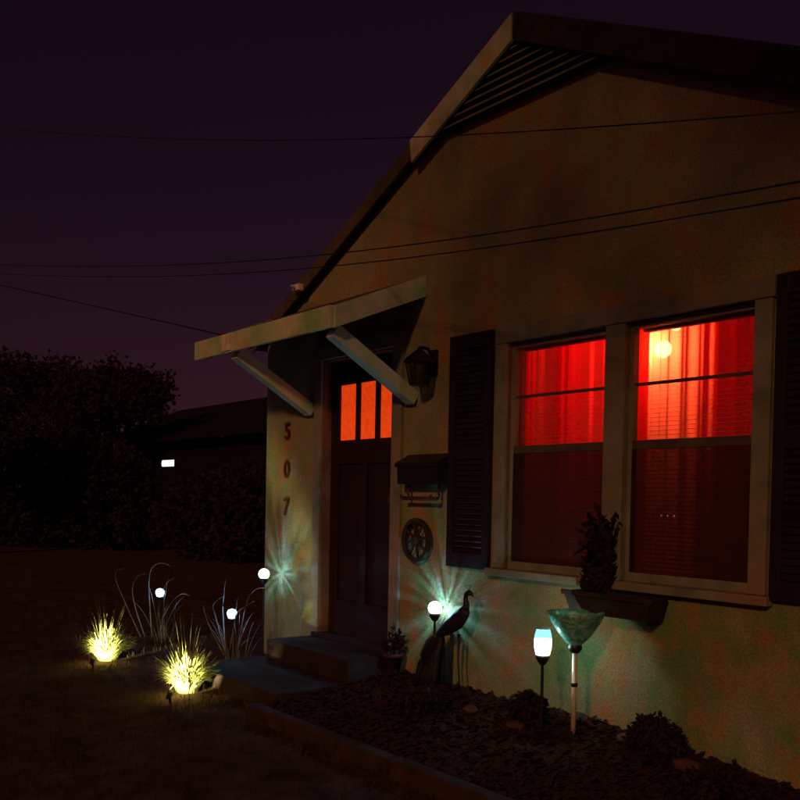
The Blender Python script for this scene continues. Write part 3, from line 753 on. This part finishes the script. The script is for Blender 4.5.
for (px, py, hh, lab, slab) in ((107, 660, .62, 'yellow lit clump of ornamental grass standing out on the open lawn', 'bright spotlight at the foot of the grass clump standing out on the open lawn'),
                                (187, 692, .66, 'yellow lit clump of ornamental grass in front of the entry pad', 'bright spotlight at the foot of the grass clump in front of the entry pad')):
    c = onZ(px, py, GZ)
    t = empty('ornamental_grass', c, lab, 'grass', 'grass clumps lit from below')
    blades(1000, c, hh*.50, .22, .60, .0070, r_, rb=.07).build('short_blades', LEAF_Y, t)
    blades(34, c, hh*.9, .22, .30, .0026, r_, rb=.05).build('tall_blades', LEAF_Y, t)
    toward = (CAM-c); toward.z = 0; toward.normalize(); rightv = Vector((right.x, right.y, 0)).normalized()
    sp = c+toward*.36-rightv*.10+Vector((0, 0, .07))
    spot(sp, c+Vector((0, 0, .16)), 135, (1, .88, .42), slab, 66, 3.0, 'spotlights in the lawn', r=.017)

ARCS = {160: [[(146, 640), (136, 610), (132.5, 592), (134, 582), (139, 575.5), (147, 574)], [(152, 640), (149.5, 600), (149, 582), (151, 570), (157, 564), (165, 563.5), (170, 566)],
              [(142, 640), (124, 600), (116, 580), (117, 571), (124, 568.5)], [(158, 620), (160, 600), (166, 584), (174, 578)], [(162, 620), (172, 602), (182, 594), (190, 596)]],
        232: [[(226, 660), (223, 612), (224, 594), (225.5, 580)], [(226, 655), (216, 618), (213, 606), (218, 600), (224, 596)], [(230, 650), (236, 616), (246, 606), (255, 601)],
              [(238, 650), (246, 605), (255, 590), (266, 588)], [(224, 655), (209, 625), (203, 606)]]}
for (px, py, Y_, lab, slab) in ((160, 592, -.50, 'pale arching fountain grass over the blue light in the dark', 'small blue-white light under the arching fountain grass'),
                                (232, 613, -.50, 'thin upright fountain grass at the blue light near the house corner', 'small blue-white light in the grass near the house corner')):
    c = onY(px, py, Y_)
    t = empty('fountain_grass', (c.x, c.y, GZ), lab, 'grass', 'fountain grasses by the house corner')
    blades(9, (c.x, c.y, GZ), .86, .50, .72, .0040, r_, seg=16, rb=.05).build('arching_blades', LEAF_F, t)
    blades(12, (c.x+.02, c.y+.04, GZ), c.z+.02, .16, .45, .0040, r_, seg=7, rb=.09).build('tuft', LEAF_F, t)  # short blades added at lens height to catch its light as a halo
    for arc in ARCS[px]:
        P = [onY(ax, ay, Y_+.03*math.sin(ax)) for ax, ay in arc]; fine = []
        for i in range(len(P)-1):
            a0, a1, a2, a3 = P[max(i-1, 0)], P[i], P[i+1], P[min(i+2, len(P)-1)]
            for k in range(5):
                u = k/5; fine.append(.5*((2*a1)+(a2-a0)*u+(2*a0-5*a1+4*a2-a3)*u*u+(3*a1-a0-3*a2+a3)*u**3))
        fine.append(P[-1]); m = len(fine)
        MB().tube(fine, [.0062*(1-.75*i/m) for i in range(m)], 5).build('arching_blade', LEAF_F, t, True)
    s_ = empty('solar_spike_light', (c.x, c.y, GZ), slab, 'garden light', 'small blue-white lights')
    MB().lathe([(.001, -.046), (.028, -.04), (.038, -.012), (.040, .004), (.030, .024), (.001, .034)], c, 16).build('lens', emit('blue_white_lens', (.55, .82, 1), 1.7, .5), s_, True)
    MB().lathe([(.001, -.075), (.018, -.07), (.030, -.052), (.026, -.044)], c, 12).build('collar', STAKE, s_, True)
    MB().tube([(c.x, c.y, c.z-.07), (c.x, c.y, GZ-.02)], .008, 7).build('stake', STAKE, s_)
    light('lens_glow', 'POINT', c, 3.0, (.25, .58, 1), s_, .01)

# ------------------------------------------------------------------ small plants, pots and stones in the bed
r_ = random.Random(21)
def shrub(c, rx, rz, n_, lab, m=LEAF_D, l=.05):
    c = Vector(c); t = empty('shrub', c, lab, 'shrub', None)
    m_ = MB(); bush(m_, c+Vector((0, 0, rz*.9)), rx, rx, rz, n_*2, l*.65, l*.22, r_); m_.build('foliage', m, t)
    s_ = MB()
    for k in range(6):
        a = k*1.05; s_.tube([c, c+Vector((math.cos(a)*rx*.4, math.sin(a)*rx*.4, rz*.9)), c+Vector((math.cos(a)*rx*.7, math.sin(a)*rx*.7, rz*1.4))], [.008, .006, .002], 5)
    s_.build('stems', BARK, t)
def bedp(px, py, Y_): q = onY(px, py, Y_); return (q.x, Y_, bed_h(q.x, Y_))
shrub(bedp(655, 748, -.22), .13, .10, 700, 'low dark shrub against the wall past the teal bowl')
shrub(bedp(527, 712, -.34), .10, .09, 500, 'dark low plant at the foot of the jar light')
shrub(bedp(720, 775, -.42), .16, .07, 600, 'spreading dark plant in the bed below the far shutter')
shrub((2.05, -.55, bed_h(2.05, -.55)), .14, .07, 500, 'low dark plant in the bed before the peacock')
pc = onY(393, 680, -.10); pz_ = bed_h(pc.x, pc.y)
pt = empty('flower_pot', (pc.x, pc.y, pz_), 'small dark pot with a plant beside the door step', 'pot')
MB().lathe([(.001, 0), (.045, 0), (.062, .10), (.068, .10), (.068, .125), (.058, .125), (.055, .10), (.001, .10)], (pc.x, pc.y, pz_), 18).build('pot', TERRA, pt, True)
m_ = MB(); bush(m_, (pc.x, pc.y, pz_+.19), .055, .055, .09, 170, .05, .012, r_); m_.build('foliage', LEAF_D, pt)
STN = [(515, 728, .045, 'pale rounded stone in front of the jar light'), (601, 690+30, .05, 'reddish stone at the foot of the steel pole'), (628, 742, .055, 'flat brownish stone between the pole and the low shrub'),
       (690, 770, .06, 'wide brown stone in the bed past the low shrub'), (470, 712, .04, 'small stone in the bed right of the peacock')]
for px, py, s0, lab in STN:
    d = pix(px, py); q = CAM+d*3
    for _ in range(30):                                   # walk the ray down to the bed surface
        h = bed_h(q.x, q.y) if q.y > by0 else GZ
        q = CAM+d*((h-CAM.z)/d.z)
    q.y = min(q.y, -.10); h = bed_h(q.x, q.y) if q.y > by0 else GZ
    bm = bmesh.new(); bmesh.ops.create_icosphere(bm, subdivisions=3, radius=1)
    for v in bm.verts:
        k = 1+.22*fbm(v.co.x+q.x*7, v.co.y, v.co.z, 1.3); v.co = Vector((q.x+v.co.x*s0*1.25*k, q.y+v.co.y*s0*k, h+.012+v.co.z*s0*.62*k))
    bm.verts.index_update(); m_ = MB().add([v.co for v in bm.verts], [[v.index for v in f.verts] for f in bm.faces]); bm.free()
    tag(m_.build('garden_stone', STONE, None, True), lab, 'stone', 'stones in the bed')
# timber edging along the bed
for k, (x0, x1) in enumerate(((1.20, 2.62), (2.64, 4.06), (4.08, 5.50))):
    o = MB().box(x0, x1, -1.205, -1.125, .0, .135+.006*k, .01).build('edging_timber', TIMBER)
    tag(o, ['low timber edging of the bed, the length nearest the entry pad', 'low timber edging of the bed, middle length', 'low timber edging of the bed, length under the far shutter'][k], 'edging', 'timber edging of the bed')

# lawn blades
r_ = random.Random(31); lw = MB()
for _ in range(15000):
    x = rnd.uniform(-5, 5.6); y = rnd.uniform(-3.4, .2)
    if (1.15 < x < 5.6 and y > -1.22) or (-.2 < x < 1.18 and y > -1.0) or (x > HX0-.02 and y > -.02): continue
    a = r_.uniform(0, 6.28); h = r_.uniform(.03, .075); l = r_.uniform(-.03, .03); z = ground_h(x, y)-.005
    dx, dy = math.cos(a)*.0035, math.sin(a)*.0035
    lw.add([(x-dx, y-dy, z), (x+dx, y+dy, z), (x+l, y+l*.6, z+h)], [(0, 1, 2)])
lw.build('lawn_grass', LEAF_G, kind='stuff')['label'] = 'short dark lawn grass in front of the cottage'

# ------------------------------------------------------------------ background: trees, hedge, neighbour's house
def tree(base, H, cr, seed, label, leaf=LEAF_T, n_=12000, l=.15, hole=.42, trunk=.16, group='trees beyond the lawn', lobes=9, low=.45, hs=.55):
    r_ = random.Random(seed); base = Vector(base); t = empty('leafy_tree', base, label, 'tree', group)
    tk = MB(); topz = H*.62
    pts = [base+Vector((0, 0, -.1)), base+Vector((r_.uniform(-.15, .15), 0, topz*.4)), base+Vector((r_.uniform(-.3, .3), r_.uniform(-.3, .3), topz))]
    tk.tube(pts, [trunk*1.25, trunk*.9, trunk*.45], 9)
    cr_ = MB()
    for k in range(lobes):
        a = 6.283*k/lobes+r_.uniform(-.4, .4); q = r_.uniform(.25, .72)*cr; z = H*r_.uniform(low, .83)
        if k == 0: q = 0; z = H*.8
        c = base+Vector((math.cos(a)*q, math.sin(a)*q, z)); rr = cr*r_.uniform(.38, .58)
        s0 = pts[1].lerp(pts[2], r_.uniform(.3, 1)); tk.tube([s0, s0.lerp(c, .5)+Vector((0, 0, .15)), c], [trunk*.38, trunk*.24, trunk*.08], 6)
        bush(cr_, c, rr, rr, min(rr*.85, (H-c.z+base.z)*1.05+.1), n_//lobes, l, l*.38, r_, core=.1, hole=hole, hs=hs)
    tk.build('trunk', BARK, t, True); cr_.build('crown', leaf, t)
    return t
def gpos(px, dist):
    d = pix(px, 474); d.z = 0; d.normalize(); return Vector((CAM.x+d.x*dist, CAM.y+d.y*dist, GZ))
tree(gpos(58, 31), 5.5, 2.4, 3, 'broad dark tree on the left of the round-topped tree')
tree(gpos(118, 30), 5.6, 2.0, 4, 'round-topped dark tree standing before the neighbouring house', low=.66)
tree(gpos(-62, 21), 4.7, 1.5, 5, 'dark tree at the edge of the lawn, only its branch tips showing', n_=5000)
tree(gpos(205, 46), 4.9, 2.6, 6, 'low dark tree showing above the neighbouring roof', n_=4200)
tree(gpos(258, 48), 4.9, 2.6, 8, 'dark tree top between the neighbouring roof and the cottage corner', n_=4200)
# hedge along the far edge of the lawn
r_ = random.Random(77)
for k, (px, dist, h) in enumerate(((-5, 25, 2.6), (35, 24, 2.9), (70, 24.5, 2.7), (108, 23, 2.4), (215, 20, 1.7), (262, 19, 1.9))):
    c = gpos(px, dist); t = empty('hedge_shrub', c, ['tall dark shrub at the lawn edge, farthest out from the cottage', 'tallest dark shrub at the lawn edge below the broad tree', 'tall dark shrub at the lawn edge between the two middle trees', 'dark shrub at the lawn edge under the round-topped tree', 'low dark shrub at the lawn edge below the neighbouring roof', 'low dark shrub at the lawn edge next to the cottage corner'][k], 'shrub', 'shrubs at the far edge of the lawn')
    m_ = MB(); bush(m_, c+Vector((0, 0, h*.5)), 1.2, 1.2, h*.55, 3600, .14, .05, r_, core=.3); m_.build('foliage', LEAF_D, t)
    s_ = MB()
    for j in range(5): a = j*1.26; s_.tube([c, c+Vector((math.cos(a)*.5, math.sin(a)*.4, h*.7))], [.03, .012], 5)
    s_.build('stems', BARK, t)
# neighbour's house
nb = empty('neighbour_house', (-17, 11, .05), 'dark neighbouring house with one small lit window', 'house')
NX0, NX1, NY0, NY1, NZ = -27.5, -11.5, 8.0, 14.0, 2.95
w0, w1 = onY(161.5, 463, NY0), onY(175, 463, NY0); wz0, wz1 = onY(168, 466.5, NY0).z, onY(168, 460, NY0).z
m_ = MB()
X = [NX0, w0.x-.03, w1.x+.03, NX1]; Z = [-.05, wz0-.03, wz1+.03, NZ]
for i in range(3):
    for j in range(3):
        if i == 1 and j == 1: continue
        m_.quad((X[i], NY0, Z[j]), (X[i+1], NY0, Z[j]), (X[i+1], NY0, Z[j+1]), (X[i], NY0, Z[j+1]))
for x in (NX0, NX1):
    o = len(m_.v); m_.v += [(x, NY0, -.05), (x, NY1, -.05), (x, NY1, NZ), (x, 11, NZ+1.25), (x, NY0, NZ)]; m_.f.append((o, o+1, o+2, o+3, o+4))
m_.build('wall', NWALL, nb)
rf = MB()
for s in (-1, 1):
    ye = 11+s*3.5; rf.add([(x, y, z+dz) for x in (NX0-.4, NX1+.4) for y, z in ((11, NZ+1.45), (ye, NZ-.02)) for dz in (0, .12)],
                          [(0, 1, 3, 2), (4, 6, 7, 5), (0, 4, 5, 1), (2, 3, 7, 6), (0, 2, 6, 4), (1, 5, 7, 3)])
rf.build('roof', mat('neighbour_roof', (.014, .010, .010), .9, .1, var=.3), nb)
wn = MB().box(w0.x-.03, w0.x, NY0-.03, NY0+.08, wz0-.03, wz1+.03).box(w1.x, w1.x+.03, NY0-.03, NY0+.08, wz0-.03, wz1+.03)
wn.box(w0.x+.001, w1.x-.001, NY0-.03, NY0+.08, wz1, wz1+.03).box(w0.x+.001, w1.x-.001, NY0-.03, NY0+.08, wz0-.03, wz0)
wn = wn.build('window', NWALL, nb)
cw, chh = (w1.x-w0.x)/2-.003, (wz1-wz0)/2-.003; cc = ((w0.x+w1.x)/2, (wz0+wz1)/2); rc = chh*.7
poly = [(cc[0]+sx*(cw-rc)+rc*math.cos(a), cc[1]+sz*(chh-rc)+rc*math.sin(a)) for sx, sz, a0 in ((1, 1, 0), (-1, 1, 1.5708), (-1, -1, 3.1416), (1, -1, 4.7124)) for a in [a0+1.5708*k/5 for k in range(6)]]
MB().prism(poly, NY0+.005, NY0+.02).build('pane', emit('lit_far_window', (1, .93, .82), 1.6), wn)

# the street tree behind the viewer whose leaves break up the light on the wall
tb = Vector((2.1, 0, 2.3))-SUN_DIR*9.0
tree((tb.x+2.7, tb.y+.4, GZ), tb.z+4.6, 4.6, 12, 'tall street tree across the lawn that dapples the front wall', n_=3000, l=.26, hole=.30, trunk=.16, group='street trees', lobes=16, low=.66, hs=.9)

# ------------------------------------------------------------------ overhead cables
def cable(a, b_, mid, rad, lab):
    """a, mid and b are pixels with a distance; the cable hangs through the three points"""
    P = [CAM+pix(x, y)*d for x, y, d in (a, mid, b_)]
    t1 = (P[1]-P[0]).length/((P[1]-P[0]).length+(P[2]-P[1]).length)
    c = (P[1]-P[0]*(1-t1)**2-P[2]*t1**2)/(2*t1*(1-t1))
    pts = [P[0]*(1-t)**2+c*2*t*(1-t)+P[2]*t*t for t in [i/24 for i in range(25)]]
    o = MB().tube(pts, rad, 6).build('overhead_cable', STAKE, None, True); tag(o, lab, 'cable', 'overhead cables'); return o
cable((-60, 262, 15), (900, 163, 3.0), (440, 241, 5.2), .0037, 'upper of the two close cables crossing the gable low down')
cable((-60, 270, 15.5), (900, 180, 3.1), (440, 254, 5.3), .0037, 'lower of the two close cables crossing the gable low down')
cable((-60, 122, 15), (900, 103, 3.2), (440, 136, 5.4), .003, 'thin single cable crossing just under the gable vent')
cable((-40, 276, 16), (296, 352, 8.6), (200, 330, 10.5), .008, 'cable sloping down behind the awning from the dark trees')
